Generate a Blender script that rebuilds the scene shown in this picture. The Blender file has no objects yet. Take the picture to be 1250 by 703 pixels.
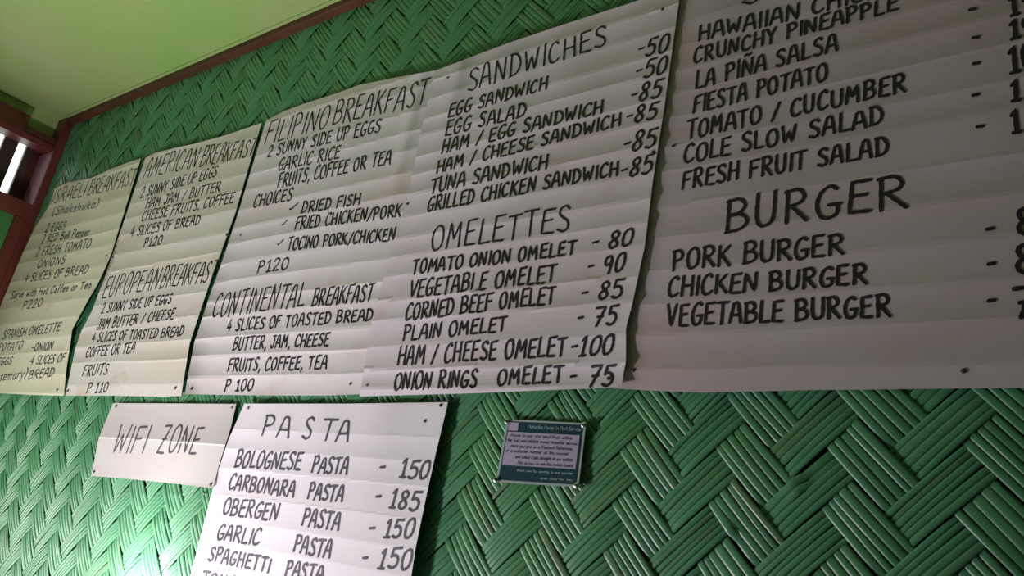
import bpy, bmesh, math, random
import numpy as np
from mathutils import Matrix, Vector

random.seed(11)
rng = np.random.default_rng(5)
C = bpy.context.scene.collection

# ------------------------------------------------------------------ camera
D = 1.45                      # camera to woven wall, metres
EYE = 1.20                    # eye height, metres
F_PX, CX, CY = 1096.0, 625.0, 351.5
AX = np.array([0.76861335, -0.07506443, -0.6352943])    # world x seen by the camera (right, down, forward)
AZ = np.array([0.17896588, -0.92820633, 0.3261966])
AZ = AZ - AX * AZ.dot(AX); AX /= np.linalg.norm(AX); AZ /= np.linalg.norm(AZ)
AY = np.cross(AZ, AX)
M3 = np.array([AX, AY, AZ])                             # camera (right, down, forward) -> world
cam_d = bpy.data.cameras.new('camera')
cam_d.sensor_width = 36.0
cam_d.lens = 36.0 * F_PX / 1250.0
cam_d.clip_start = 0.01
cam = bpy.data.objects.new('camera', cam_d)
C.objects.link(cam)
r_, d_, f_ = M3[:, 0], M3[:, 1], M3[:, 2]
mw = Matrix.Identity(4)
for k in range(3):
    mw[k][0], mw[k][1], mw[k][2] = float(r_[k]), float(-d_[k]), float(-f_[k])
mw[0][3], mw[1][3], mw[2][3] = 0.0, -D, EYE
cam.matrix_world = mw
bpy.context.scene.camera = cam

# ------------------------------------------------------------------ view, world, lights
sc = bpy.context.scene
sc.view_settings.view_transform = 'Standard'
sc.view_settings.look = 'None'
sc.view_settings.exposure = 0.0
sc.view_settings.gamma = 1.0
sc.view_settings.use_curve_mapping = False

world = bpy.data.worlds.new('overcast_sky')
sc.world = world
world.use_nodes = True
bgn = world.node_tree.nodes['Background']
bgn.inputs[0].default_value = (0.93, 1.0, 0.95, 1)
bgn.inputs[1].default_value = 3.0


def lamp(name, kind, loc, energy, color, size=0.3, target=None, size_y=None, spread=None):
    l = bpy.data.lights.new(name, kind)
    l.energy = energy
    l.color = color
    if kind == 'AREA':
        l.size = size
        if size_y:
            l.shape = 'RECTANGLE'; l.size_y = size_y
        if spread:
            l.spread = spread
    else:
        l.shadow_soft_size = size
    o = bpy.data.objects.new(name, l)
    o.location = loc
    if target is not None:
        v = Vector(target) - Vector(loc)
        o.rotation_euler = v.to_track_quat('-Z', 'Y').to_euler()
    C.objects.link(o)
    return o


def W(u, y, v):
    """wall units (u right along the wall, y towards the wall, v up; in camera distances) -> metres"""
    return (u * D, y * D, EYE + v * D)


# daylight coming in through the low opening in the left wall, plus two added fill lights without fixtures
lamp('daylight_left_opening', 'AREA', W(-3.02, -0.74, -0.30), 23, (1.0, 0.98, 0.90), 0.85,
     target=W(-1.0, -0.55, -0.1), size_y=0.8)
lamp('low_room_fill', 'POINT', W(-1.66, -0.62, -0.42), 82, (1.0, 0.90, 1.0), 0.10)  # unseen fill added low in the room to brighten the papers
lamp('glare_fill_below', 'POINT', W(-1.72, -0.08, -0.135), 9.5, (1.0, 0.96, 0.98), 0.05)  # unseen fill added close to the wall for the white glare patch

# ------------------------------------------------------------------ helpers


def uv(px, py):
    """photo pixel -> point (u, v) on the woven wall"""
    c = np.array([px - CX, py - CY, F_PX])
    w = M3 @ c
    return np.array([w[0] / w[1], w[2] / w[1]])


def link(name, me, mat=None, parent=None, smooth=False):
    o = bpy.data.objects.new(name, me)
    C.objects.link(o)
    if mat is not None:
        me.materials.append(mat)
    if parent is not None:
        o.parent = parent
    if smooth:
        me.polygons.foreach_set('use_smooth', [True] * len(me.polygons))
    return o


def mesh_obj(name, verts, faces, mat=None, parent=None, smooth=False):
    me = bpy.data.meshes.new(name)
    me.from_pydata([tuple(map(float, v)) for v in verts], [], faces)
    me.update()
    return link(name, me, mat, parent, smooth)


def tag(o, label, cat, group=None):
    o['label'] = label; o['category'] = cat
    if group:
        o['group'] = group
    return o


def struct(o):
    o['kind'] = 'structure'
    return o


def box_bm(bm, lo, hi, bevel=0.0):
    g = bmesh.ops.create_cube(bm, size=1.0)
    for v in g['verts']:
        for k in range(3):
            v.co[k] = lo[k] + (v.co[k] + 0.5) * (hi[k] - lo[k])
    if bevel:
        es = list({e for v in g['verts'] for e in v.link_edges})
        bmesh.ops.bevel(bm, geom=es, offset=bevel, segments=2, affect='EDGES', profile=0.6)


def boxes(name, lst, mat, parent=None, bevel=0.0):
    bm = bmesh.new()
    for a, b in lst:
        lo = [min(a[k], b[k]) for k in range(3)]; hi = [max(a[k], b[k]) for k in range(3)]
        box_bm(bm, lo, hi, bevel)
    me = bpy.data.meshes.new(name)
    bm.to_mesh(me); bm.free()
    return link(name, me, mat, parent)


# ------------------------------------------------------------------ materials


def mat_new(name, col, rough=0.6, spec=0.5):
    m = bpy.data.materials.new(name)
    m.use_nodes = True
    b = m.node_tree.nodes['Principled BSDF']
    b.inputs['Base Color'].default_value = (*col, 1)
    b.inputs['Roughness'].default_value = rough
    b.inputs['Specular IOR Level'].default_value = spec
    return m, m.node_tree, b


def N(nt, t, **kw):
    n = nt.nodes.new(t)
    for k, v in kw.items():
        if k.startswith('i_'):
            n.inputs[k[2:].replace('_', ' ')].default_value = v
        else:
            setattr(n, k, v)
    return n


def noise(nt, scale, detail=3.0, stretch=(1, 1, 1), rough=0.55):
    tc = N(nt, 'ShaderNodeTexCoord')
    mp = N(nt, 'ShaderNodeMapping')
    mp.inputs['Scale'].default_value = stretch
    nz = N(nt, 'ShaderNodeTexNoise')
    nz.inputs['Scale'].default_value = scale
    nz.inputs['Detail'].default_value = detail
    nz.inputs['Roughness'].default_value = rough
    nt.links.new(tc.outputs['Object'], mp.inputs[0])
    nt.links.new(mp.outputs[0], nz.inputs['Vector'])
    return nz.outputs['Fac']


def ramp(nt, fac, stops):
    r = N(nt, 'ShaderNodeValToRGB')
    els = r.color_ramp.elements
    while len(els) < len(stops):
        els.new(0.5)
    for e, (p, c) in zip(els, stops):
        e.position = p
        e.color = (*c, 1) if len(c) == 3 else c
    nt.links.new(fac, r.inputs[0])
    return r.outputs[0]


def mix(nt, fac, a, b, mode='MIX'):
    m = N(nt, 'ShaderNodeMix', data_type='RGBA', blend_type=mode)
    for sock, val in ((m.inputs[0], fac), (m.inputs[6], a), (m.inputs[7], b)):
        if isinstance(val, (int, float)):
            sock.default_value = val
        elif isinstance(val, tuple):
            sock.default_value = (*val, 1)
        else:
            nt.links.new(val, sock)
    return m.outputs[2]


def bump(nt, bsdf, fac, strength=0.2, dist=0.002):
    b = N(nt, 'ShaderNodeBump')
    b.inputs['Strength'].default_value = strength
    b.inputs['Distance'].default_value = dist
    nt.links.new(fac, b.inputs['Height'])
    nt.links.new(b.outputs[0], bsdf.inputs['Normal'])


# green painted split bamboo
m_weave, nt, b = mat_new('green_painted_bamboo', (0.07, 0.22, 0.08), 0.42, 0.55)
at = N(nt, 'ShaderNodeAttribute', attribute_name='tint')
base = ramp(nt, at.outputs['Fac'], [(0.0, (0.046, 0.180, 0.060)), (0.45, (0.064, 0.245, 0.096)),
                                     (0.80, (0.084, 0.290, 0.130)), (1.0, (0.105, 0.195, 0.085))])
patch = ramp(nt, noise(nt, 2.2, 4), [(0.40, (0, 0, 0)), (0.72, (1, 1, 1))])
base = mix(nt, patch, base, (0.070, 0.260, 0.130))
worn = ramp(nt, noise(nt, 26, 4), [(0.62, (0, 0, 0)), (0.80, (0.55, 0.55, 0.55))])
base = mix(nt, worn, base, (0.13, 0.15, 0.06))
nt.links.new(base, b.inputs['Base Color'])
nt.links.new(ramp(nt, noise(nt, 14, 3), [(0.3, (0.32,) * 3), (0.7, (0.48,) * 3)]), b.inputs['Roughness'])
bump(nt, b, noise(nt, 240, 3), 0.22, 0.0015)

m_gap, _, _ = mat_new('dark_wall_backing', (0.012, 0.022, 0.012), 0.9, 0.1)

# lightly stained poster paper
PAPER = {}


def paper(name, col, stain, amount, seed):
    m, nt, b = mat_new(name, col, 0.62, 0.35)
    tc = N(nt, 'ShaderNodeTexCoord')
    mp = N(nt, 'ShaderNodeMapping')
    mp.inputs['Location'].default_value = (seed * 3.1, seed * 1.7, seed * 0.9)
    nt.links.new(tc.outputs['Object'], mp.inputs[0])

    def nz(scale, detail, st=(1, 1, 1)):
        m2 = N(nt, 'ShaderNodeMapping'); m2.inputs['Scale'].default_value = st
        nt.links.new(mp.outputs[0], m2.inputs[0])
        q = N(nt, 'ShaderNodeTexNoise'); q.inputs['Scale'].default_value = scale; q.inputs['Detail'].default_value = detail
        nt.links.new(m2.outputs[0], q.inputs['Vector'])
        return q.outputs['Fac']
    c = mix(nt, ramp(nt, nz(2.6, 4, (0.6, 1, 2.4)), [(0.42, (0, 0, 0)), (0.75, (amount,) * 3)]), col, stain)
    c = mix(nt, ramp(nt, nz(7.0, 5, (0.7, 1, 1.5)), [(0.60, (0, 0, 0)), (0.78, (amount * 0.8,) * 3)]), c, (0.56, 0.40, 0.36))
    c = mix(nt, ramp(nt, nz(11, 5), [(0.66, (0, 0, 0)), (0.8, (amount * 0.6,) * 3)]), c, (0.50, 0.48, 0.26))
    nt.links.new(c, b.inputs['Base Color'])
    bump(nt, b, nz(38, 4), 0.10, 0.004)
    return m


m_ink, nt, b = mat_new('black_marker_ink', (0.020, 0.014, 0.022), 0.55, 0.3)
m_ink_faint, nt, b = mat_new('washed_grey_marker_ink', (0.075, 0.068, 0.085), 0.6, 0.3)  # grey paints in the glare that washes out black ink on the pasta list

# painted ceiling board
m_ceil, nt, b = mat_new('pale_green_ceiling_paint', (0.32, 0.46, 0.17), 0.65, 0.3)
c = ramp(nt, noise(nt, 1.7, 3), [(0.35, (0.28, 0.47, 0.13)), (0.7, (0.38, 0.46, 0.19))])
nt.links.new(c, b.inputs['Base Color'])
bump(nt, b, noise(nt, 9, 3), 0.08, 0.01)

m_green, nt, b = mat_new('green_wall_paint', (0.060, 0.22, 0.055), 0.5, 0.4)
c = ramp(nt, noise(nt, 5, 3), [(0.35, (0.045, 0.20, 0.05)), (0.7, (0.085, 0.24, 0.07))])
nt.links.new(c, b.inputs['Base Color'])

m_plaster, _, _ = mat_new('grey_plaster', (0.055, 0.05, 0.05), 0.8, 0.2)
m_red, nt, b = mat_new('dark_red_wood_paint', (0.14, 0.025, 0.022), 0.45, 0.45)
c = ramp(nt, noise(nt, 16, 4, (1, 1, 0.2)), [(0.3, (0.105, 0.020, 0.016)), (0.7, (0.165, 0.034, 0.028))])
nt.links.new(c, b.inputs['Base Color'])
bump(nt, b, noise(nt, 60, 3, (1, 1, 0.12)), 0.12, 0.002)

m_brown, nt, b = mat_new('dark_brown_wood', (0.06, 0.030, 0.018), 0.55, 0.35)
c = ramp(nt, noise(nt, 18, 4, (0.2, 1, 1)), [(0.3, (0.060, 0.020, 0.012)), (0.7, (0.105, 0.034, 0.018))])
nt.links.new(c, b.inputs['Base Color'])

m_slat, nt, b = mat_new('brown_grille_wood', (0.060, 0.036, 0.030), 0.55, 0.35)
m_pink, nt, b = mat_new('pink_lit_wood_paint', (0.42, 0.20, 0.26), 0.5, 0.4)  # light on the post's red paint, put into the colour
m_floor, nt, b = mat_new('concrete_floor', (0.28, 0.26, 0.23), 0.7, 0.3)
c = ramp(nt, noise(nt, 4, 5), [(0.3, (0.12, 0.115, 0.11)), (0.7, (0.19, 0.18, 0.17))])
nt.links.new(c, b.inputs['Base Color'])
m_nail, _, b = mat_new('dark_tack_head', (0.055, 0.045, 0.05), 0.35, 0.6)
m_grey_nail, _, b = mat_new('grey_tack_head', (0.30, 0.29, 0.30), 0.35, 0.6)
m_chrome, _, b = mat_new('chrome_tack_head', (0.80, 0.78, 0.76), 0.18, 0.6)
b.inputs['Metallic'].default_value = 1.0
m_leaf, nt, b = mat_new('garden_leaf', (0.30, 0.48, 0.12), 0.6, 0.3)

# ------------------------------------------------------------------ room shell
VC = 1.234                         # ceiling height (wall units)
ZC = EYE + VC * D
UL = -3.0                          # inner face of the left wall
XR, YF = 1.35, -3.3


def quad_struct(name, pts, mat):
    return struct(mesh_obj(name, pts, [(0, 1, 2, 3)], mat))


def slab(name, a, b, mat):
    return struct(boxes(name, [(a, b)], mat))


XL = UL * D
slab('floor', (XL - 0.15, YF - 0.1, -0.1), (XR + 0.1, 0.1, 0.0), m_floor)
slab('ceiling', (XL - 0.12, YF - 0.1, ZC), (XR + 0.1, 0.1, ZC + 0.08), m_ceil)
slab('wall_right', (XR, YF - 0.1, 0), (XR + 0.1, 0.1, ZC), m_plaster)
slab('wall_front', (XL - 0.12, YF - 0.1, 0), (XR, YF, ZC), m_plaster)
# left wall: green boards, an open low window, and the grille window under the ceiling
y_o0, y_o1, v_o0, v_o1 = -1.10, -0.38, -0.62, 0.05
v_s, v_h = 0.910, 1.125            # grille window sill top and head
v_b = 0.859                        # underside of the sill board
y_g0, y_g1 = -0.95, -0.028


def LW(y0, y1, v0, v1, u0=UL - 0.11, u1=UL):
    return (W(u0, y0, v0), W(u1, y1, v1))


vf, yf = (0 - EYE) / D, YF / D
wl = struct(boxes('wall_left', [
    LW(yf, y_o0, vf, v_b), LW(y_o0, y_o1, vf, v_o0), LW(y_o0, y_o1, v_o1, v_b), LW(y_o1, 0.0, vf, v_b),
    LW(yf, y_g0, v_b, VC),
], m_green))
boxes('fascia_board', [LW(y_g0, 0.0, v_h + 0.005, VC, UL - 0.11, UL - 0.045)], m_ceil, wl)
win = struct(boxes('window_1', [LW(y_g0, 0.0, v_b - 0.001, v_s, UL - 0.10, UL + 0.017)], m_red, bevel=0.003))     # sill board
boxes('window_head', [LW(y_g0, -0.127, v_h, 1.185, UL - 0.05, UL + 0.004), LW(-0.127, -0.028, v_h, 1.154, UL - 0.05, UL - 0.004)],
      m_brown, win, 0.003)
boxes('head_lip', [LW(y_g0, -0.028, v_h - 0.018, v_h + 0.002, UL - 0.06, UL)], m_red, win, 0.001)
ys = -0.1255
while ys > y_g0:
    boxes('window_slat', [LW(ys - 0.022, ys + 0.022, v_s - 0.01, v_h + 0.06, UL - 0.100, UL - 0.082)], m_slat, win, 0.002)
    ys -= 0.070
boxes('window_slat', [LW(-0.077, -0.052, v_s - 0.01, v_h + 0.06, UL - 0.100, UL - 0.082)], m_slat, win, 0.002)
boxes('window_slat', [LW(-0.0525, -0.027, v_s - 0.01, v_h + 0.06, UL - 0.108, UL - 0.094)], m_brown, win, 0.002)
# corner post and trims
tr = struct(boxes('trim_1', [(W(UL - 0.108, -0.028, vf), W(UL + 0.02, 0.0, VC))], m_red, bevel=0.003))
boxes('post_lit_face', [(W(UL - 0.085, -0.0288, v_s), W(UL + 0.014, -0.0275, v_h - 0.02))], m_pink, tr)  # thin pink facing, painted as the lit window side of the post
struct(boxes('trim_2', [(W(UL - 0.01, -0.062, vf), W(UL + 0.018, -0.0282, v_b - 0.002))], m_red, bevel=0.003))
struct(boxes('trim_3', [(W(UL + 0.02, -0.026, 1.215), (XR, 0.0, ZC))], m_brown, bevel=0.003))
struct(boxes('trim_4', [(W(UL + 0.02, -0.036, VC - 0.004), (XR, -0.0265 * D, ZC - 0.0005))], m_ceil, bevel=0.002))

# ------------------------------------------------------------------ woven wall (2/2 twill of five-strip bands)
S_PITCH, T_PITCH, S0, T0 = 0.0460, 0.0518, -0.5265, -0.2155


SNAPPED = [(uv(968, 600), 0.011), (uv(885, 650), 0.012), (uv(757, 530), 0.008)]      # places where strips have snapped


def build_weave():
    u0, u1, v0, v1 = UL - 0.02, 0.95, -0.45, 1.235
    smin, smax = (u0 - v1) / 2 ** .5, (u1 - v0) / 2 ** .5
    tmin, tmax = (u0 + v0) / 2 ** .5, (u1 + v1) / 2 ** .5
    i0, i1 = int((smin - S0) / S_PITCH) - 2, int((smax - S0) / S_PITCH) + 2
    j0, j1 = int((tmin - T0) / T_PITCH) - 2, int((tmax - T0) / T_PITCH) + 2
    tj = {j: T0 + j * T_PITCH * (1.0 if j > -3 else 0.975) + rng.uniform(-1, 1) * 0.0025 for j in range(j0, j1 + 3)}
    si = {i: S0 + i * S_PITCH + rng.uniform(-1, 1) * 0.0025 for i in range(i0, i1 + 5)}
    for i in range(i1 + 5, i1 + 9): si[i] = S0 + i * S_PITCH
    for j in range(j1 + 3, j1 + 7): tj[j] = T0 + j * T_PITCH
    NL, NC = 11, 7
    q = np.linspace(0, 1, NL)
    prof = np.clip(np.sin(np.pi * q), 0, 1) ** 0.55
    xc = np.linspace(-1, 1, NC)
    cs = np.sqrt(np.clip(1 - np.abs(xc) ** 2.6, 0, 1))
    VV, FF, TT = [], [], []
    nv = 0
    fi = (np.arange(NL - 1)[:, None] * NC + np.arange(NC - 1)[None, :]).ravel()
    fquad = np.stack([fi, fi + 1, fi + NC + 1, fi + NC], 1)

    def ridges(along0, along1, across0, across1, warp, bandtint):
        nonlocal nv
        n = 5 if warp else random.choice((5, 5, 6))
        w = rng.uniform(0.8, 1.25, n); w = w / w.sum() * (across1 - across0) * 0.96
        p = across0 + 0.02 * (across1 - across0)
        for k in range(n):
            half = w[k] / 2
            cen = p + half
            p += w[k]
            a0 = along0 - 0.006 + rng.uniform(-1, 1) * 0.0022
            a1 = along1 + 0.006 + rng.uniform(-1, 1) * 0.0022
            cu = ((along0 + along1) / 2, cen) if warp else (cen, (along0 + along1) / 2)
            cpt = np.array([(cu[0] + cu[1]) / 2 ** .5, (cu[1] - cu[0]) / 2 ** .5])
            broken = any(abs(cpt[0] - q0[0]) < r0 and abs(cpt[1] - q0[1]) < r0 for q0, r0 in SNAPPED)
            lift = rng.uniform(-0.0006, 0.0009)
            A = 0.0020
            bend = rng.uniform(-1, 1) * 0.0012
            al = a0 + (a1 - a0) * q
            ac = cen + bend * (q - 0.5)[:, None] * 2 + xc[None, :] * half * 0.99
            out = (-A + 2 * A * prof + lift)[:, None] + (0.0012 * cs)[None, :]
            if broken:                                   # a snapped strip: one half stands proud, the other has dropped
                out = out + np.where(q < 0.58, 0.0042 * q ** 2 / 0.34, -0.0018)[:, None]
                ac = ac + np.where(q < 0.58, 0, 0.0016)[:, None]
            al2 = np.repeat(al[:, None], NC, 1)
            s, t = (al2, ac) if warp else (ac, al2)
            u = (s + t) / 2 ** .5; v = (t - s) / 2 ** .5
            if u.max() < u0 or u.min() > u1 or v.max() < v0 or v.min() > v1 + 0.005:
                continue
            pts = np.stack([np.clip(u, u0, u1) * D, -out * D, EYE + np.clip(v, v0, v1) * D], -1).reshape(-1, 3)
            VV.append(pts); FF.append(fquad + nv); nv += NL * NC
            tint = float(np.clip(bandtint + rng.normal(0, 0.16), 0, 0.92))
            if rng.uniform() < 0.03:
                tint = 1.0
            TT.append(np.full(NL * NC, tint, np.float32))
    for j in range(j0, j1):
        for i in range(i0, i1):
            m = (i + j) % 4
            if m == 0:
                ridges(si[i], si[i + 2], tj[j], tj[j + 1], True, rng.uniform(0.25, 0.6))
            # weft i over warps j, j+1 where (i + j) % 4 == 2
            if m == 2:
                ridges(tj[j], tj[j + 2], si[i], si[i + 1], False, rng.uniform(0.35, 0.75))
    V = np.concatenate(VV); Fq = np.concatenate(FF); T = np.concatenate(TT)
    # backing board behind the weave
    b0 = len(V)
    yb = 0.0075 * D
    V = np.concatenate([V, np.array([[u0 * D, yb, EYE + v0 * D], [u1 * D, yb, EYE + v0 * D], [u1 * D, yb, EYE + v1 * D], [u0 * D, yb, EYE + v1 * D],
                                      [u0 * D, yb - 0.004, 0.0], [u1 * D, yb - 0.004, 0.0], [u1 * D, yb - 0.004, EYE + v0 * D], [u0 * D, yb - 0.004, EYE + v0 * D]])])
    T = np.concatenate([T, np.full(8, 0.5, np.float32)])
    Fq = np.concatenate([Fq, np.array([[b0, b0 + 1, b0 + 2, b0 + 3], [b0 + 4, b0 + 5, b0 + 6, b0 + 7]])])
    me = bpy.data.meshes.new('wall_back')
    me.vertices.add(len(V)); me.vertices.foreach_set('co', V.astype(np.float32).ravel())
    nf = len(Fq)
    me.loops.add(nf * 4); me.loops.foreach_set('vertex_index', Fq.astype(np.int32).ravel())
    me.polygons.add(nf)
    me.polygons.foreach_set('loop_start', np.arange(0, nf * 4, 4, dtype=np.int32))
    a = me.attributes.new('tint', 'FLOAT', 'POINT'); a.data.foreach_set('value', T)
    me.materials.append(m_weave); me.materials.append(m_gap)
    mi = np.zeros(nf, np.int32); mi[-2] = 1
    me.polygons.foreach_set('material_index', mi)
    me.update(calc_edges=True)
    me.polygons.foreach_set('use_smooth', [True] * nf)
    me.validate()
    o = bpy.data.objects.new('wall_back', me); C.objects.link(o)
    return struct(o)


build_weave()

# ------------------------------------------------------------------ handwriting: single-stroke marker letters
# each glyph: (advance width, strokes); a stroke is 'x,y x,y ...' on a 6 x 10 grid, '~' in front = smoothed
G = {
 'A': (6, ['0,0 1.9,9.3 3,10 4.2,9.3 5.8,0', '0.9,3.6 5.2,3.9']),
 'B': (6, ['0.6,0 0.8,10', '~0.2,9.6 3.4,10 4.9,8 3.6,5.8 0.8,5.2', '~0.8,5.2 4.3,5 5.6,2.8 4,0.6 0.2,0']),
 'C': (5.6, ['~5.2,8.6 3.8,10 1.6,8.4 0.5,4.5 1.2,0.9 3.2,0 5.4,1.5']),
 'D': (6, ['0.8,0 0.9,10', '~0.2,9.8 3.6,9.3 5.6,5.5 4.2,1.2 0.2,0']),
 'E': (5.2, ['5,10 0.9,9.8 0.5,0.2 5,0', '0.7,5.2 4.2,5.5']),
 'F': (5.2, ['5.4,10 0.8,9.7 0.5,0', '0.7,5.2 4.2,5.5']),
 'G': (5.8, ['~5.2,8.9 3.6,10 1.4,8 0.5,4.2 1.4,0.7 3.4,0 5,1.4 5.2,3.9', '3.1,4.1 5.9,4.1']),
 'H': (6, ['0.7,10 0.5,0', '5.3,10 5.4,0', '0.6,5 5.3,5.2']),
 'I': (2.4, ['1.3,10 1.1,0']),
 'J': (5, ['~3.8,10 3.9,3 3,0.3 1.4,0.3 0.4,2.2', '1.6,10 5.4,10']),
 'K': (5.8, ['0.8,10 0.6,0', '5.2,9.8 0.8,4.6', '1.8,5.6 5.6,0']),
 'L': (5, ['0.9,10 0.6,0.1 4.9,0.3']),
 'M': (7, ['0.4,0 1.2,10 3.5,3.4 5.9,10 6.5,0']),
 'N': (6.2, ['0.5,0 0.8,10 5.2,0.2 5.6,10']),
 'O': (6, ['~3,10 1,8.2 0.4,4.4 1.4,0.7 3.2,0 5.1,1.8 5.6,5.6 4.8,9 3,10']),
 'P': (5.6, ['0.8,0 0.9,10', '~0.3,9.7 3.6,10 5.1,8 4.2,5.6 0.9,4.6']),
 'Q': (6, ['~3,10 1,8.2 0.4,4.4 1.4,0.7 3.2,0 5.1,1.8 5.6,5.6 4.8,9 3,10', '3.4,2.4 5.9,-0.8']),
 'R': (6, ['0.8,0 0.9,10', '~0.3,9.7 3.6,10 5,8 4.1,5.9 1,4.9', '2,5 5.8,0']),
 'S': (5.4, ['~5,8.7 3.6,10 1.5,9.2 1.1,7.1 2.7,5.4 4.3,4 4.7,1.6 3,0 0.5,1']),
 'T': (5.6, ['0.1,9.7 5.7,10', '3,9.9 2.7,0']),
 'U': (5.8, ['~0.6,10 0.6,3 1.7,0.3 3.6,0.2 5,2.4 5.2,10']),
 'V': (5.6, ['0.3,10 2.6,0 5.4,10']),
 'W': (7.2, ['0.4,10 1.7,0.2 3.6,6.6 5.4,0.2 6.9,10']),
 'X': (5.6, ['0.4,10 5.3,0', '5.2,10 0.3,0']),
 'Y': (5.6, ['0.4,10 2.8,4.9 5.3,10', '2.8,4.9 2.6,0']),
 'y': (4.4, ['0.5,6 2.2,0.6', '3.9,6 0.9,-3.2']),
 'Z': (5.8, ['0.5,9.7 5.4,10 0.5,0.2 5.5,0', '1.6,5 4.3,5.1']),
 '0': (5.6, ['~2.9,10 1,8.2 0.5,4.4 1.4,0.7 3,0 4.8,1.8 5.2,5.6 4.5,9 2.9,10']),
 '1': (4.4, ['0.9,7.6 2.5,10 2.4,0', '0.8,0 4.2,0.1']),
 '2': (5.6, ['~0.7,7.8 1.8,9.9 3.9,9.8 4.8,7.6 3.6,4.4 0.5,0.2', '0.5,0.2 5.4,0']),
 '3': (5.4, ['~0.7,9 2.8,10 4.6,8 3.6,5.7 2,5.3', '~2,5.3 4.6,4.6 4.9,1.8 2.8,0 0.5,0.9']),
 '4': (5.8, ['3.6,10 0.4,3.2 5.6,3.5', '4.1,6.4 3.9,0']),
 '5': (5.6, ['5.3,10 1.2,9.7 0.9,5.6', '~0.9,5.6 3,6.3 4.9,4.6 4.8,1.6 2.8,0 0.5,0.9']),
 '6': (5.6, ['~4.6,9.6 2,7.6 0.6,3.6 1.6,0.4 3.8,0.2 4.9,2.4 3.8,4.6 1.8,4.2 0.8,2.4']),
 '7': (5.6, ['0.3,9.7 5.3,10 2.2,0', '1.9,5 4.8,5.2']),
 '8': (5.6, ['~4.6,8.8 3,10 1.2,8.8 1.5,6.6 3.9,4.4 4.9,2 3.2,0 1.1,1 1,3.4 3.4,5.6 4.7,7.4 4.6,8.8']),
 '9': (5.6, ['~4.8,8.4 3.4,10 1.4,9.2 0.8,6.8 2,5 4,5.6 4.8,8.4 4.9,5 4.4,0']),
 '-': (4, ['0.6,4.6 3.2,4.9']),
 '_': (4.4, ['0.2,3.4 1.0,2.8 4.2,6.4']),
 '/': (4.6, ['0.4,-0.4 4.2,9.6']),
 ',': (2.2, ['1.3,0.9 0.7,-1.7']),
 '.': (2.0, ['0.9,0 1.2,0.5']),
 '(': (3, ['~2.6,11 0.9,8 0.8,3 2.4,-1']),
 ')': (3, ['~0.4,11 2,8 2.1,3 0.5,-1']),
 '~': (3, ['0.3,4 2.6,5']),
 ' ': (3.6, []),
 'Ñ': (6.2, ['0.5,0 0.8,10 5.2,0.2 5.6,10', '~1.3,12 2.4,12.8 3.6,12 4.9,12.8']),
 'a': (4.6, ['~4,5.4 2,6 0.6,3.6 1,0.6 2.6,0.4 4,3', '4.1,6 4.2,0']),
 'b': (4.6, ['0.7,10 0.6,0', '~0.7,4.6 2.6,6 4.2,3.4 2.8,0.2 0.6,0.6']),
 'c': (4, ['~3.6,5 2.2,6 0.6,3.4 1.6,0.2 3.7,0.9']),
 'd': (4.6, ['~3.9,4.8 2,6 0.6,3.2 1.8,0.1 3.9,2', '4.1,10 4.1,0']),
 'e': (4.2, ['~0.7,3.2 3.7,3.6 3,5.8 1.6,5.8 0.6,3.4 1.4,0.4 3.8,0.8']),
 'f': (3.6, ['~3.4,9.4 2.2,10 1.5,8 1.4,0', '0.3,5.8 3,6']),
 'g': (4.6, ['~4,5.4 2,6 0.6,3.6 1.6,0.8 4,2.6', '~4.1,6 4,-2 1.6,-3.4 0.5,-2.2']),
 'h': (4.6, ['0.8,10 0.6,0', '~0.7,4 2.4,6 3.8,4.8 4,0']),
 'i': (1.9, ['0.9,6 0.9,0', '1,8.2 1,8.8']),
 'k': (4.2, ['0.8,10 0.6,0', '3.6,6 0.8,2.8 3.9,0']),
 'l': (1.9, ['1,10 0.8,0']),
 'm': (6.4, ['0.7,6 0.6,0', '~0.7,4 2,6 3,4.6 3.1,0', '~3.1,4 4.4,6 5.6,4.6 5.7,0']),
 'n': (4.6, ['0.7,6 0.6,0', '~0.7,4 2.4,6 3.8,4.6 4,0']),
 'o': (4.4, ['~2.2,6 0.6,3.4 1.6,0.2 3.4,0.8 3.9,3.6 2.2,6']),
 'p': (4.6, ['0.7,6 0.5,-3.4', '~0.7,4.6 2.6,6 4.2,3.4 2.8,0.2 0.6,0.9']),
 'r': (3.6, ['0.7,6 0.6,0', '~0.7,3.8 1.8,5.8 3.3,5.6']),
 's': (3.8, ['~3.4,5.2 1.8,6 0.9,4.6 2.6,3 3.2,1.2 1.8,0 0.4,0.7']),
 't': (3.2, ['~1.5,9 1.4,1.4 2.2,0 3,0.6', '0.2,6.2 2.9,6.3']),
 'u': (4.6, ['~0.6,6 0.7,1.6 2,0.1 3.8,2', '4,6 4.1,0']),
 'v': (4.2, ['0.4,6 2,0 3.9,6']),
 'w': (5.8, ['0.4,6 1.5,0 2.9,4.6 4.2,0 5.5,6']),
}


def parse(s):
    sm = s.startswith('~')
    pts = [tuple(float(x) for x in p.split(',')) for p in s.lstrip('~').split()]
    return np.array(pts), sm


GL = {k: (w, [parse(s) for s in st]) for k, (w, st) in G.items()}


def catmull(P, n=5):
    Q = np.concatenate([[2 * P[0] - P[1]], P, [2 * P[-1] - P[-2]]])
    out = []
    for i in range(1, len(Q) - 2):
        p0, p1, p2, p3 = Q[i - 1:i + 3]
        for t in np.arange(n) / n:
            out.append(0.5 * (2 * p1 + (p2 - p0) * t + (2 * p0 - 5 * p1 + 4 * p2 - p3) * t * t + (3 * p1 - p0 - 3 * p2 + p3) * t ** 3))
    out.append(P[-1])
    return np.array(out)


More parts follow.
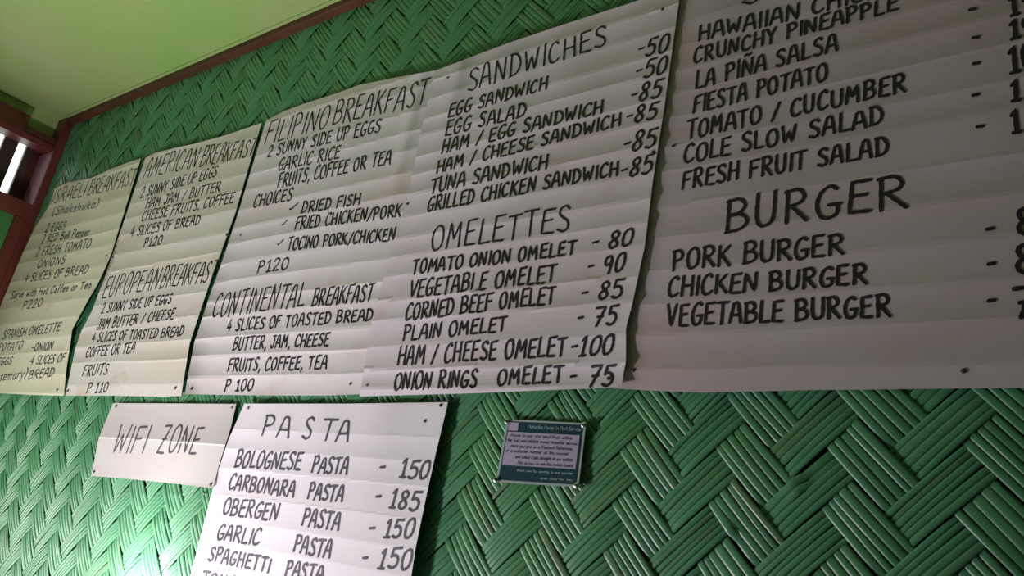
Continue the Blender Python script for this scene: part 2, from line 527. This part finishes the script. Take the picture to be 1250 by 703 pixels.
def resample(P, step):
    out = [P[0]]
    for a, b in zip(P[:-1], P[1:]):
        n = max(1, int(np.ceil(np.linalg.norm(b - a) / step)))
        for k in range(1, n + 1):
            out.append(a + (b - a) * k / n)
    return np.array(out)


class Ink:
    """collects the marker strokes of one written line"""
    def __init__(self):
        self.v, self.f = [], []

    def stroke(self, P, width, surf, lift=0.0011):
        P = resample(P, 0.0045)
        keep = [0] + [i for i in range(1, len(P)) if np.linalg.norm(P[i] - P[i - 1]) > 1e-6]
        P = P[keep]
        if len(P) < 2:
            return
        T = np.gradient(P, axis=0)
        T /= np.linalg.norm(T, axis=1)[:, None] + 1e-12
        h = width / 2
        # rounded ends
        pts = [P[0] - T[0] * h * 0.75] + list(P) + [P[-1] + T[-1] * h * 0.75]
        tt = [T[0]] + list(T) + [T[-1]]
        hw = [h * 0.55] + [h * (1 + 0.12 * math.sin(i * 1.7 + len(P))) for i in range(len(P))] + [h * 0.5]
        b = len(self.v)
        for p, t, w in zip(pts, tt, hw):
            n = np.array([-t[1], t[0]])
            for sgn in (1, -1):
                q = p + n * w * sgn
                o_ = float(surf(q[0], q[1]))
                self.v.append((q[0] * (1 - o_) * D, -o_ * D - lift, EYE + q[1] * (1 - o_) * D))
        for i in range(len(pts) - 1):
            a = b + 2 * i
            self.f.append((a, a + 1, a + 3, a + 2))


def write(name, text, p0, p1, h_px, surf, parent, mat, width=0.0046, h1_px=None, slant=0.0, spread=0.80, jit=1.0):
    """one written line from baseline pixel p0 to p1, capitals h_px tall in the photo"""
    a, b = uv(*p0), uv(*p1)
    h1 = (h1_px or h_px) * 0.93
    h_px = h_px * 0.93
    ha = uv(p0[0], p0[1] - h_px)[1] - a[1]
    hb = uv(p1[0], p1[1] - h1)[1] - b[1]
    tot = sum(GL[c][0] for c in text) - 0.6
    ink = Ink()
    d = b - a
    x = 0.0
    for c in text:
        w, st = GL[c]
        j = [random.uniform(-1, 1) * jit for _ in range(5)]
        for P, sm in st:
            Q = catmull(P) if sm else P
            Q = Q.copy()
            gx = x + (Q[:, 0] * (spread + 0.05 * j[0]) + w * 0.03)
            gy = Q[:, 1] / 10 * (1 + 0.05 * j[1]) + 0.035 * j[2]
            f = gx / tot
            hh = ha + (hb - ha) * f
            R = np.stack([a[0] + d[0] * f + (slant + 0.03 * j[3]) * gy * hh,
                          a[1] + d[1] * f + gy * hh + 0.02 * j[4] * hh * (Q[:, 0] / 6 - .5)], 1)
            ink.stroke(R, width, surf)
        x += w
    me = bpy.data.meshes.new(name)
    me.from_pydata(ink.v, [], ink.f); me.update()
    return link(name, me, mat, parent)


# ------------------------------------------------------------------ paper sheets


def edge(pts, axis):
    """pixel polyline on the sheet's edge -> function of v (axis 1) or of u (axis 0) in wall units"""
    q = np.array([uv(*p) for p in pts])
    o = np.argsort(q[:, axis])
    q = q[o]
    return lambda s: np.interp(s, q[:, axis], q[:, 1 - axis])


class Sheet:
    def __init__(self, left, right, top, bottom, base=0.010, seed=1, pitch=0.043, amp=0.0016, lift=None, wav=0.0016):
        self.L, self.R, self.T, self.B = edge(left, 1), edge(right, 1), edge(top, 0), edge(bottom, 0)
        r = np.random.default_rng(seed)
        self.base, self.amp, self.wav = base, amp, wav
        cr, v = [], -0.40
        while v < 1.2:
            cr.append(v); v += pitch * r.uniform(0.82, 1.15)
        self.cr = np.array(cr)
        self.crk = r.uniform(0.55, 1.25, len(cr) + 1)
        self.ph = r.uniform(0, 6.28, 6)
        self.lift = lift or (lambda a, b: 0.0)

    def ab(self, u, v):
        l, r = self.L(v), self.R(v)
        a = np.clip((u - l) / (r - l), 0, 1)
        t, bt = self.T(u), self.B(u)
        return a, np.clip((v - bt) / (t - bt), 0, 1)

    def out(self, u, v):
        u = np.asarray(u, float); v = np.asarray(v, float)
        a, b = self.ab(u, v)
        i = np.clip(np.searchsorted(self.cr, v) - 1, 0, len(self.cr) - 2)
        f = (v - self.cr[i]) / (self.cr[i + 1] - self.cr[i])
        scal = self.amp * self.crk[i] * (2 * f - 1) ** 2
        p = self.ph
        wave = self.wav * (np.sin(9 * u + 3 * v + p[0]) + 0.7 * np.sin(21 * u - 6 * v + p[1]) * np.sin(7 * v + p[2]) + 0.5 * np.sin(40 * u + 11 * v + p[3]) * b ** 2)
        return self.base + scal + np.maximum(wave, -0.003) + self.lift(a, b)

    def build(self, name, mat, nu=70, nv=120):
        # rows follow the curved top and bottom edges, columns the left and right ones
        A, Bb = np.meshgrid(np.linspace(0, 1, nu), np.linspace(0, 1, nv))
        vm = 0.3 + 0 * A
        u = 0 * A
        for _ in range(8):
            u = self.L(vm) + (self.R(vm) - self.L(vm)) * A
            vm = self.B(u) + (self.T(u) - self.B(u)) * Bb
        oo = self.out(u, vm)               # the photo's outline, met where the lifted paper stands
        V = np.stack([u * (1 - oo) * D, -oo * D, EYE + vm * (1 - oo) * D], -1).reshape(-1, 3)
        F = []
        for r in range(nv - 1):
            for c in range(nu - 1):
                k = r * nu + c
                F.append((k, k + 1, k + nu + 1, k + nu))
        o = mesh_obj(name, V, F, mat)
        sm = o.modifiers.new('thickness', 'SOLIDIFY'); sm.thickness = 0.0006; sm.offset = -1
        return o


SHEETS = {}


def tack(px, py, label, sheet=None, mat=None, r=0.0032, out=None, name='thumbtack', group=None):
    u, v = uv(px, py)
    o_ = (float(sheet.out(u, v)) if sheet else (0.004 if out is None else out))
    bm = bmesh.new()
    bmesh.ops.create_uvsphere(bm, u_segments=14, v_segments=8, radius=1.0)
    for w in bm.verts:
        w.co = Vector((w.co.x * r, w.co.z * r * 0.42 if w.co.z < 0 else w.co.z * r * 0.25, w.co.y * r))
    g = bmesh.ops.create_cone(bm, cap_ends=True, segments=8, radius1=0.28 * r, radius2=0.12 * r, depth=r * 2.2)
    for w in g['verts']:
        w.co = Vector((w.co.x, r * 1.1 + w.co.z, w.co.y))
    for f in bm.faces: f.smooth = True
    bmesh.ops.scale(bm, vec=(D,) * 3, verts=bm.verts)
    me = bpy.data.meshes.new(name); bm.to_mesh(me); bm.free()
    o = link(name, me, mat or m_nail)
    o.location = (u * (1 - o_) * D, -o_ * D - 0.0012, EYE + v * (1 - o_) * D)
    tag(o, label, 'tack', group)
    return o


# --- leftmost sheet
s1 = Sheet([(62.6, 247), (67, 229), (44, 275.5), (28, 308), (0, 375), (-24, 440), (-40, 482)],
           [(172, 193), (135, 312), (120, 345), (108, 365), (88, 402), (85, 425), (81, 450), (78, 482)],
           [(67.4, 230), (82, 222.7), (111, 217.5), (136.5, 205.6), (160, 197), (173, 193)],
           [(-40, 480), (0, 480), (40, 482), (71, 483), (80, 483)],
           base=0.0105, seed=3, pitch=0.052, amp=0.0022,
           lift=lambda a, b: 0.012 * np.clip((a - 0.8) / 0.2, 0, 1) ** 2 * np.exp(-((b - 0.4) / 0.2) ** 2) + 0.006 * b * np.clip(1 - a * 6, 0, 1))
m_p1 = paper('yellow_lit_poster_paper', (0.68, 0.66, 0.50), (0.60, 0.54, 0.38), 0.9, 1)  # base tinted yellow for greenish bounce light; the stains are the paper's own
o = s1.build('menu_poster', m_p1)
tag(o, 'leftmost yellow-tinted handwritten menu poster next to the red corner post', 'poster', 'handwritten menu posters')
L = lambda kind, t, a, b, h, **k: write(kind, t, a, b, h, s1.out, o, m_ink_faint, **{**dict(width=0.0037, slant=-0.05), **k})
L('heading', 'ISRAELI', (61.9, 249.7), (103, 239), 17, width=0.0040)
L('heading', 'BREAKFAST', (106, 239), (162.5, 226), 18, h1_px=21, width=0.0040)
L('menu_line', '(Shakshuka)', (63, 263.4), (119.5, 253), 10)
L('menu_line', '2 EGGS', (54.6, 283.9), (79, 280), 10)
L('menu_line', '2 RED Bell Pepper', (50, 296.7), (108.8, 287), 9.5)
L('menu_line', '2 FRESH TOMATO', (42.7, 313.7), (110, 301.8), 10.5)
L('menu_line', 'ONIONS', (44.8, 327.4), (79, 321.4), 9.5)
L('menu_line', '4 SLICES OF BREAD', (29, 344.4), (106.6, 333.8), 10.5)
L('menu_line', 'Serve with Hot Coffee or Tea', (12.2, 365), (110, 352), 9)
L('price', 'P220', (26.5, 377.7), (50.3, 374.3), 10)
L('heading', 'SPANISH OMELETTE', (2, 414), (72.5, 404), 11)
L('menu_line', 'POTATO', (-3, 429.5), (26.5, 426), 10)
L('menu_line', '-ONION', (37.5, 429), (64, 426.5), 10)
L('menu_line', 'EGGS', (-4, 446), (13.6, 444.5), 9.5)
L('menu_line', '-4 SLICES OF', (33.3, 446), (78, 441.5), 11)
L('menu_line', 'rosemary)', (-10, 466), (32, 461), 12)
L('menu_line', 'BREAD', (34, 463), (64.8, 459), 11)

# --- second sheet
s2 = Sheet([(178, 191), (137, 312), (128, 338), (112, 380), (99, 405), (92, 425), (80, 482)],
           [(319, 151), (287.5, 259), (267.5, 314), (249.5, 364), (231.5, 419), (221, 483)],
           [(175, 194), (190, 186), (235, 176), (276, 165), (316, 151)],
           [(71, 483), (140, 483), (199, 484), (226, 483)],
           base=0.0105, seed=4, pitch=0.050, amp=0.0021,
           lift=lambda a, b: 0.004 * np.clip(1 - a * 6, 0, 1) ** 2 * np.clip((0.8 - b) * 2, 0, 1))
m_p2 = paper('poster_paper_faintly_yellowed', (0.66, 0.64, 0.58), (0.60, 0.54, 0.45), 0.9, 2)
o = s2.build('menu_poster', m_p2)
tag(o, 'menu poster listing American and European breakfasts, second from the left', 'poster', 'handwritten menu posters')
L = lambda kind, t, a, b, h, **k: write(kind, t, a, b, h, s2.out, o, m_ink, **{**dict(width=0.0037, slant=0.0 if kind == 'heading' else -0.07), **k})
L('heading', 'AMERICAN', (174.6, 217.2), (239, 204), 24)
L('heading', 'BREAKFAST', (243, 203), (309, 190), 24, h1_px=20)
L('menu_line', '2 SUNNY SIDE UP EGGS', (170.6, 242), (264, 215), 12.5)
L('menu_line', 'HAM JAM / BUTTER', (177, 255), (268, 233.6), 12)
L('menu_line', 'CHEESE FRUITS, COFFEE', (172, 270.4), (285, 247), 12.5)
L('menu_line', '4 SLICES OF BREAD', (158, 289.4), (243.3, 273.5), 12)
L('price', 'P120', (174.6, 301.8), (197, 298.3), 11)
L('heading', 'EUROPEAN', (123.8, 364), (192, 352.5), 26)
L('heading', 'BREAKFAST', (194, 352), (261, 343.5), 26)
L('menu_line', '2 SUNNY SIDE UP EGGS', (122.8, 382.5), (208.5, 370), 12)
L('menu_line', 'JAM BUTTER / CHEESE', (117.3, 403), (212, 389), 13)
L('menu_line', '4 SLICES OF TOASTED BREAD', (111, 418), (223, 410), 12)
L('menu_line', 'COFFEE OR TEA', (104, 436.3), (163.7, 430.3), 13)
L('menu_line', 'FRUITS', (100, 459), (130.8, 457), 14)
L('price', 'P 110', (105, 479.6), (130.8, 478.6), 13)

# --- third sheet
s3 = Sheet([(324, 150), (291, 259), (273, 314), (255, 364), (237, 419), (225, 483)],
           [(539, 83), (521, 158), (503, 247), (481, 320), (461, 390), (447, 480)],
           [(321.7, 148.8), (345, 136.3), (370, 127), (414, 112.8), (439, 103.5), (486, 94), (531, 86), (540, 83)],
           [(226, 481), (320, 482.5), (395, 482.7), (440, 481)],
           wav=0.0009, base=0.0112, seed=5, pitch=0.046, amp=0.0023,
           lift=lambda a, b: 0.012 * np.clip(1 - a * 7, 0, 1) ** 2 * np.clip((0.75 - b) * 2, 0, 1)
           + 0.004 * np.exp(-((a - 0.90) / 0.035) ** 2) * np.clip((b - 0.45) / 0.4, 0, 1))
m_p3 = paper('poster_paper_grey_white', (0.66, 0.63, 0.63), (0.60, 0.55, 0.50), 0.7, 3)
o = s3.build('menu_poster', m_p3)
tag(o, 'menu poster listing Filipino and Continental breakfasts, third from the left', 'poster', 'handwritten menu posters')
L = lambda kind, t, a, b, h, **k: write(kind, t, a, b, h, s3.out, o, m_ink, **{**dict(width=0.0039, slant=-0.03 if kind == 'heading' else -0.10), **k})
L('heading', 'FILIPINO', (321.7, 177), (400, 155), 27)
L('heading', 'BREAKFAST', (404.5, 153), (520, 127), 28, h1_px=30)
L('menu_line', '2 SUNNY SIDE UP EGGS', (325.7, 192), (464, 161), 13.5, h1_px=17)
L('menu_line', 'GARLIC RICE', (338.9, 208.9), (414.6, 192.6), 15.5)
L('menu_line', 'FRUITS, COFFEE OR TEA', (338.2, 229.5), (476.5, 199.8), 17)
L('menu_line', 'CHOICES', (308.5, 253.6), (356, 244.2), 15)
L('menu_line', '_', (352, 260), (363, 256), 14)
L('menu_line', 'DRIED FISH', (367, 260.5), (439, 250), 14)
L('menu_line', '_', (343, 279), (350, 276), 12, width=0.0034)
L('menu_line', 'FRIED CHICKEN/PORK', (359.2, 280.8), (489.6, 264), 15.5)
L('menu_line', '_', (338, 302), (345, 300), 12)
L('menu_line', 'TOCINO PORK/CHICKEN', (349.8, 305.6), (482, 293), 15.5)
L('price', 'P120', (313, 333.8), (351.4, 328.5), 15.5)
L('heading', 'CONTINENTAL', (257.5, 388), (371, 373.4), 31)
L('heading', 'BREAKFAST', (379.5, 374.5), (454, 367.6), 22)
L('menu_line', '4 SLICES OF TOASTED BREAD', (275.7, 404.5), (454.6, 391), 15)
L('menu_line', 'BUTTER, JAM, CHEESE', (283.5, 427.6), (401, 422), 16)
L('menu_line', 'FRUITS, COFFEE, TEA', (277.2, 453.6), (399, 450), 16.5)
L('price', 'P 100', (273.2, 478.6), (308.5, 476), 15)

# --- fifth sheet (its left edge is tucked under the fourth)
s5 = Sheet([(822, -40), (820, 0), (790, 220), (759, 430), (748, 476)], [(1330, -300), (1330, -100), (1330, 240), (1330, 480)],
           [(826, -8), (1000, -68), (1330, -175)],
           [(752, 474), (800, 477), (858, 479), (995, 476), (1250, 473), (1330, 473)],
           base=0.0095, seed=8, pitch=0.050, amp=0.0017, wav=0.0011)
m_p5 = paper('poster_paper_pinkish_stained', (0.54, 0.48, 0.51), (0.50, 0.40, 0.39), 1.0, 5)
o = s5.build('menu_poster', m_p5, 90, 130)
tag(o, 'rightmost menu poster with a big burger heading above three burgers', 'poster', 'handwritten menu posters')
L = lambda kind, t, a, b, h, **k: write(kind, t, a, b, h, s5.out, o, m_ink, **{**dict(width=0.0041, slant=-0.05), **k})
L('heading', 'S', (903, 7), (931, 2), 34)
L('menu_line', 'HAWAIIAN', (852.1, 50.2), (976, 23.5), 20, width=0.0042)
L('menu_line', 'CHICKEN', (990, 18), (1120, -16), 21, width=0.0042)
L('menu_line', 'CRUNCHY PINEAPPLE', (845.5, 78.4), (1097, 11.8), 19, width=0.0042)
L('menu_line', 'LA PIÑA SALSA', (848.2, 109.8), (1023.4, 60.8), 22)
L('menu_line', 'FIESTA POTATO', (845.5, 139.2), (1010, 98), 22)
L('menu_line', 'TOMATO / CUCUMBER', (837.6, 170.5), (1107, 111.7), 23)
L('menu_line', 'COLE SLOW SALAD', (833.7, 200), (1079.5, 151), 23)
L('menu_line', 'FRESH FRUIT SALAD', (831.7, 231.3), (1086, 188.2), 23)
L('heading', 'BURGER', (883.5, 284), (1109, 251.6), 43, h1_px=42, width=0.0050)
L('menu_line', 'PORK BURGER', (819.6, 330.7), (1030.5, 310.4), 27)
L('menu_line', 'CHICKEN BURGER', (814, 363.3), (1060, 346.4), 25)
L('menu_line', 'VEGETABLE BURGER', (813, 398.6), (1088.5, 385.6), 27.5)
for (x, y), t, (q, w), e, h in (((1187, 12), '19', (1232, 20), (1266, 12), 28), ((1191, 45.5), '19', (1232, 49), (1266, 41), 24),
                                ((1191.5, 78), '10', (1231, 89), (1268, 82), 34), ((1191, 116), '1', (1233, 124), (1246, 122), 26),
                                ((1196.5, 154), '1', (1234, 163), (1247, 161), 29), ((1208, 279), '8', (1241, 286), (1262, 285), 33),
                                ((1210, 322), '8', (1239, 334), (1262, 333), 37), ((1210, 367), '7', (1237, 388), (1262, 387), 40)):
    L('price', '-', (x - 5, y + 6), (x + 6, y + 5), 12, width=0.0048)
    L('price', t, (q, w), e, h, width=0.0050)

# --- fourth sheet, over the fifth
s4 = Sheet([(531, 86), (514, 160), (496, 247), (474, 320), (454, 390), (439, 484)],
           [(832, -30), (829, 0), (811, 130), (797, 220), (787, 300), (772, 370), (764, 400), (764, 440), (758, 474)],
           [(531.7, 85.8), (559.4, 75.8), (592.7, 62.8), (622, 51.8), (666.6, 37), (688.8, 29.6), (762.7, 6), (832, -18)],
           [(436, 484), (467, 483), (560, 480.5), (615, 478.4), (744, 473), (762, 470)],
           base=0.0155, seed=6, pitch=0.044, amp=0.0024,
           lift=lambda a, b: 0.0025 * np.clip(1 - a * 5, 0, 1) + 0.0035 * np.clip((a - 0.86) / 0.14, 0, 1) ** 1.7 * (0.55 + 0.45 * np.cos(6 * (b - 0.15)))
           + 0.006 * np.exp(-((a - 0.12) / 0.05) ** 2) * np.clip((b - 0.7) / 0.3, 0, 1))
m_p4 = paper('poster_paper_white', (0.67, 0.62, 0.66), (0.60, 0.51, 0.50), 0.8, 4)
o = s4.build('menu_poster', m_p4)
tag(o, 'menu poster of sandwiches and omelettes, its right edge curling over its neighbour', 'poster', 'handwritten menu posters')
L = lambda kind, t, a, b, h, **k: write(kind, t, a, b, h, s4.out, o, m_ink, **{**dict(width=0.0042, slant=-0.07), **k})
L('heading', 'SANDWICHES', (569.7, 112.8), (741, 54.5), 29, h1_px=25, slant=-0.16, width=0.0038)
L('menu_line', 'EGG SANDWICH', (546.5, 143.4), (668.5, 108), 17, h1_px=15.5)
L('menu_line', 'EGG SALAD', (542.8, 166.4), (641.5, 141.3), 18)
L('menu_line', 'HAM / EGG SANDWICH', (538.3, 188.5), (736, 137.5), 17)
L('menu_line', 'HAM / CHEESE SANDWICH', (532.4, 211.5), (758.3, 153.4), 16.5)
L('menu_line', 'TUNA SANDWICH', (524.3, 236.6), (668.5, 205.5), 18.5)
L('menu_line', 'GRILLED CHICKEN SANDWICH', (520.6, 258.8), (755.3, 213.4), 18)
for t, a, b, h in (('-50', (775.7, 71), (815.2, 63), 22), ('-50', (773, 98), (813.4, 89), 22), ('-85', (767.2, 127), (806.3, 119), 22),
                   ('-85', (761.6, 153), (801.2, 144), 20), ('-85', (757.9, 188), (799.7, 179), 24), ('-85', (755.3, 219), (796, 210), 23)):
    L('price', t, a, b, h, slant=0.12)
L('heading', 'OMELETTES', (524.3, 306.9), (697, 281.5), 32, slant=-0.10, width=0.0038)
L('menu_line', 'TOMATO ONION OMELET', (502, 335.4), (702.8, 310.5), 17.5)
L('menu_line', 'VEGETABLE OMELET', (498.4, 363.8), (677.7, 343.5), 22)
L('menu_line', 'CORNED BEEF OMELET', (493.6, 391.6), (677, 370), 22)
L('menu_line', 'PLAIN OMELET', (491, 416), (617.8, 404), 19)
L('menu_line', 'HAM / CHEESE OMELET', (484.7, 445.5), (690.6, 434), 24)
L('menu_line', 'ONION RINGS', (480, 475.8), (582, 472.5), 22)
L('menu_line', 'OMELET', (606, 470.5), (687, 466), 21)
for t, a, b, h in (('- 80', (720, 306), (770.8, 299.5), 21), ('- 90', (715, 336), (760.9, 331.7), 23), ('- 85', (707, 368), (759, 363.8), 23),
                   ('- 75', (702, 399), (752.4, 397), 24), ('-100', (694, 435), (747.2, 432.6), 25), ('- 75', (692, 472), (748.7, 471), 28)):
    L('price', t, a, b, h, slant=0.10)

# --- wifi sign
sw = Sheet([(138, 492), (120.3, 535.5), (113.9, 568.7), (111, 580.7)], [(288.5, 492.5), (282, 520.7), (267, 568.7), (260.8, 592.8), (257, 596)],
           [(136, 492), (288.5, 493)], [(111, 580.7), (155.5, 584.4), (201.7, 589), (236.8, 592.8), (259, 596)],
           base=0.010, seed=21, pitch=0.105, amp=0.0045, wav=0.0009,
           lift=lambda a, b: 0.010 * np.clip((a - 0.5) * 2, 0, 1) ** 2 * np.clip(1 - b, 0, 1) ** 1.5)
sw.cr = np.array([-0.05, 0.073, 0.188, 0.30, 0.5]); sw.crk = np.array([0.5, 0.7, 1.0, 0.7, 1])
m_pw = paper('white_sign_paper', (0.54, 0.52, 0.495), (0.50, 0.43, 0.39), 0.6, 6)
o = sw.build('paper_sign', m_pw, 50, 60)
tag(o, 'small white paper sign reading wifi zone, below the menu posters', 'sign')
write('lettering', 'WIFI', (135, 552), (176, 552.5), 36, sw.out, o, m_ink_faint, 0.0046, slant=0.06)
write('lettering', 'ZONE', (190.6, 552), (240.5, 553), 36, sw.out, o, m_ink_faint, 0.0046, slant=0.06)

# --- pasta sheet
spa = Sheet([(299, 491), (278.7, 537), (261, 591), (244, 657.6), (230, 712), (222, 742)],
            [(547, 489), (545, 499), (532, 553), (520, 607), (507, 670), (502, 703), (495, 745)],
            [(292, 492), (301, 492.7), (423, 492.7), (537, 491), (548, 490.5)], [(215, 738), (500, 744)],
            base=0.011, seed=9, pitch=0.048, amp=0.0011, wav=0.0012,
            lift=lambda a, b: 0.011 * np.clip((a - 0.55) / 0.45, 0, 1) ** 1.6 * (0.35 + 0.65 * np.clip((1 - b) * 1.6, 0, 1)) + 0.006 * np.clip(1 - a * 5, 0, 1))
m_pp = paper('white_poster_paper', (0.70, 0.67, 0.70), (0.66, 0.62, 0.62), 0.4, 7)
o = spa.build('menu_poster', m_pp)
tag(o, 'pasta price list hanging beside the wifi sign, its right edge lifting off', 'poster', 'handwritten menu posters')
L = lambda kind, t, a, b, h, **k: write(kind, t, a, b, h, spa.out, o, m_ink_faint, **{**dict(width=0.0044), **k})
for t, a, b, h in (('P', (317.7, 531.4), (332, 532.5), 27), ('A', (337, 533), (353, 534.5), 28), ('S', (367, 535.5), (379, 536.5), 28),
                   ('T', (389, 537), (408, 538), 28), ('A', (409, 538.6), (426, 539.6), 29)):
    L('heading', t, a, b, h)
for a_, b_ in ((('BOLOGNESE', (285.7, 569.8), (366, 574), 22), ('PASTA', (379.5, 576.7), (423.6, 579), 21)),
               (('CARBONARA', (278, 596.7), (358.6, 607), 20), ('PASTA', (374.5, 609), (418, 613), 21)),
               (('OBERGEN', (270.7, 627.5), (338, 635.4), 22), ('PASTA', (367.5, 640.8), (413.5, 648), 23)),
               (('GARLIC', (263.8, 657.6), (315.8, 665.5), 21), ('PASTA', (357, 673.5), (403.3, 681.4), 23)),
               (('SPAGHETTI', (253.3, 683.6), (328.5, 698.8), 19), ('PASTA', (347, 702.6), (393, 710), 20))):
    L('menu_line', *a_); L('menu_line', *b_)
L('menu_line', 'TOMATO', (244, 712), (310, 724), 17)
for t, a, b, h, dsh in (('150', (485.8, 583), (522, 585), 24, (466, 571)), ('185', (473.7, 619.5), (510, 623.4), 25, (461, 606)),
                        ('150', (466.7, 656), (503, 657.6), 25, (453, 645)), ('150', (459.5, 693), (500.7, 695.7), 27, (445, 681))):
    L('price', '-', (dsh[0] - 4, dsh[1] + 4), (dsh[0] + 5, dsh[1] + 4), 10)
    L('price', t, a, b, h, slant=0.08)

# ------------------------------------------------------------------ laminated card
pc = [uv(604.9, 588.3), uv(706, 594.6), uv(715.5, 516.5), uv(619, 511.4)]    # bl br tr tl


def PC(a, b, out):
    p = (pc[0] * (1 - a) + pc[1] * a) * (1 - b) + (pc[3] * (1 - a) + pc[2] * a) * b
    return (p[0] * 0.9905 * D, -out * D, EYE + p[1] * 0.9905 * D)


def pane(name, a0, a1, b0, b1, o0, o1, mat, parent=None):
    V = [PC(a0, b0, o0), PC(a1, b0, o0), PC(a1, b1, o0), PC(a0, b1, o0), PC(a0, b0, o1), PC(a1, b0, o1), PC(a1, b1, o1), PC(a0, b1, o1)]
    Fc = [(0, 3, 2, 1), (4, 5, 6, 7), (0, 1, 5, 4), (1, 2, 6, 5), (2, 3, 7, 6), (3, 0, 4, 7)]
    return mesh_obj(name, V, Fc, mat, parent)


m_lam, _, b = mat_new('clear_laminate_edge', (0.34, 0.42, 0.40), 0.2, 0.6)
m_teal, _, b = mat_new('dark_teal_print', (0.016, 0.050, 0.060), 0.28, 0.5)
m_lav, _, b = mat_new('pale_lilac_print', (0.40, 0.36, 0.47), 0.28, 0.5)
m_ptxt, _, b = mat_new('small_dark_print', (0.07, 0.05, 0.10), 0.4, 0.4)
m_ltxt, _, b = mat_new('small_pale_print', (0.30, 0.42, 0.44), 0.4, 0.4)
card = pane('laminated_notice', 0, 1, 0, 1, 0.0080, 0.0095, m_lam)
tag(card, 'small laminated notice with teal bands tacked to the green woven wall', 'notice')
pane('teal_border', 0.03, 0.972, 0.035, 0.965, 0.0095, 0.0099, m_teal, card)
pane('text_panel', 0.045, 0.945, 0.27, 0.80, 0.0099, 0.0102, m_lav, card)
pane('logo_patch', 0.04, 0.17, 0.82, 0.95, 0.0099, 0.0102, m_lav, card)


def small(text, a0, a1, b0, h, mat, name='printed_line'):
    ink = Ink()
    tot = sum(GL[c][0] for c in text)
    x = 0
    for c in text:
        w, st = GL[c]
        for P, sm in st:
            Q = catmull(P, 3) if sm else P
            pts = np.array([[(a0 + (a1 - a0) * (x + q[0]) / tot), b0 + h * q[1] / 10] for q in Q])
            pp = np.array([[PC(q[0], q[1], 0)[0] / D, (PC(q[0], q[1], 0)[2] - EYE) / D] for q in pts]) / (1 - 0.0102)
            ink.stroke(pp, 0.0007, lambda u, v: 0.0102, lift=0.0005)
        x += w
    me = bpy.data.meshes.new(name); me.from_pydata(ink.v, [], ink.f); me.update()
    return link(name, me, mat, card)


small('Maharlika Money In Part Service'.replace('M', 'M'), 0.30, 0.95, 0.87, 0.055, m_ltxt)
for t, a0, a1, b0 in (('choose to pay and send from online', 0.08, 0.86, 0.725), ('the fast and reliable money transfer service', 0.06, 0.93, 0.640),
                      ('where you give us a Payment Reference', 0.10, 0.88, 0.555), ('or a customer number at the counter', 0.06, 0.85, 0.475),
                      ('and collect Cash straight at our outlets', 0.20, 0.90, 0.385), ('Ask us now or see the notice board', 0.24, 0.91, 0.295)):
    small(t, a0, a1, b0, 0.050, m_ptxt)
small('thank you for coming to our counter', 0.25, 0.93, 0.185, 0.034, m_ltxt)
small('open daily for you', 0.55, 0.93, 0.085, 0.034, m_ltxt)

# ------------------------------------------------------------------ tacks
gt = 'tacks holding up the papers'
for px, py, lab, s, m in (
    (547, 95, 'dark tack left of the sandwiches heading', s4, m_nail),
    (809, 11.5, 'dark tack near the top right corner of the sandwiches poster', s4, m_nail),
    (797, 186, 'dark tack on the lowest 85 price of the sandwiches', s4, m_nail),
    (743, 462, 'dark tack on the last 75 price in the omelettes list', s4, m_nail),
    (447.7, 470.8, 'pale grey tack at lower left corner of the omelettes poster', s4, m_grey_nail),
    (497.5, 249, 'dark tack on the seam beside the word pork', s4, m_nail),
    (822, 178.5, 'reddish dark tack left of the tomato and cucumber line', s5, m_nail),
    (773, 452, 'dark tack at lower left corner of the burger poster', s5, m_nail),
    (1176, 453, 'small dark tack near the bottom edge under the burger prices', s5, m_nail),
    (293, 287.5, 'tack on the left edge of the third poster at mid height', s3, m_grey_nail),
    (428, 468.6, 'dark tack at lower right corner of the continental breakfast poster', s3, m_nail),
    (234, 474.6, 'dark tack at lower left corner of the continental breakfast poster', s3, m_nail),
    (277, 286.5, 'dark tack on the right edge of the second poster at mid height', s2, m_nail),
    (214.5, 473.6, 'dark tack at lower right corner of the European breakfast poster', s2, m_nail),
    (138, 314, 'dark tack on the left edge of the second poster at mid height', s2, m_nail),
    (83, 477, 'dark tack at lower left corner of the European breakfast poster', s2, m_nail),
    (130, 312.5, 'dark tack on the right edge of the leftmost poster', s1, m_nail),
    (70, 476, 'dark tack at lower right corner of the leftmost poster', s1, m_nail),
    (142, 495.7, 'dark tack at top left corner of the wifi sign', sw, m_nail),
    (283, 498, 'grey tack at top right corner of the wifi sign', sw, m_grey_nail),
    (115, 576, 'dark tack at lower left corner of the wifi sign', sw, m_nail),
    (257.5, 591.5, 'dark tack at lower right corner of the wifi sign', sw, m_nail),
    (518.8, 514, 'dark tack right of the pasta heading', spa, m_nail),
    (538, 495, 'dark tack in the top right corner of the pasta list', spa, m_nail),
    (303, 498.4, 'grey tack in the top left corner of the pasta list', spa, m_grey_nail),
):
    tack(px, py, lab, s, m, r=0.0030 if px > 400 else 0.0038, group=gt)
tack(249.7, 601.5, 'dark nail in the woven wall just below the wifi sign', None, m_nail, 0.0036, 0.008, group=gt)
for px, py, lab in ((619, 514, 'shiny tack at the top left corner of the laminated notice'), (713, 518.5, 'shiny tack at the top right corner of the laminated notice'),
                    (605.5, 585.5, 'shiny tack at the lower left corner of the laminated notice'), (704, 592.5, 'shiny tack at the lower right corner of the laminated notice')):
    tack(px, py, lab, None, m_chrome, 0.0045, 0.0112, group='shiny tacks holding the laminated notice')
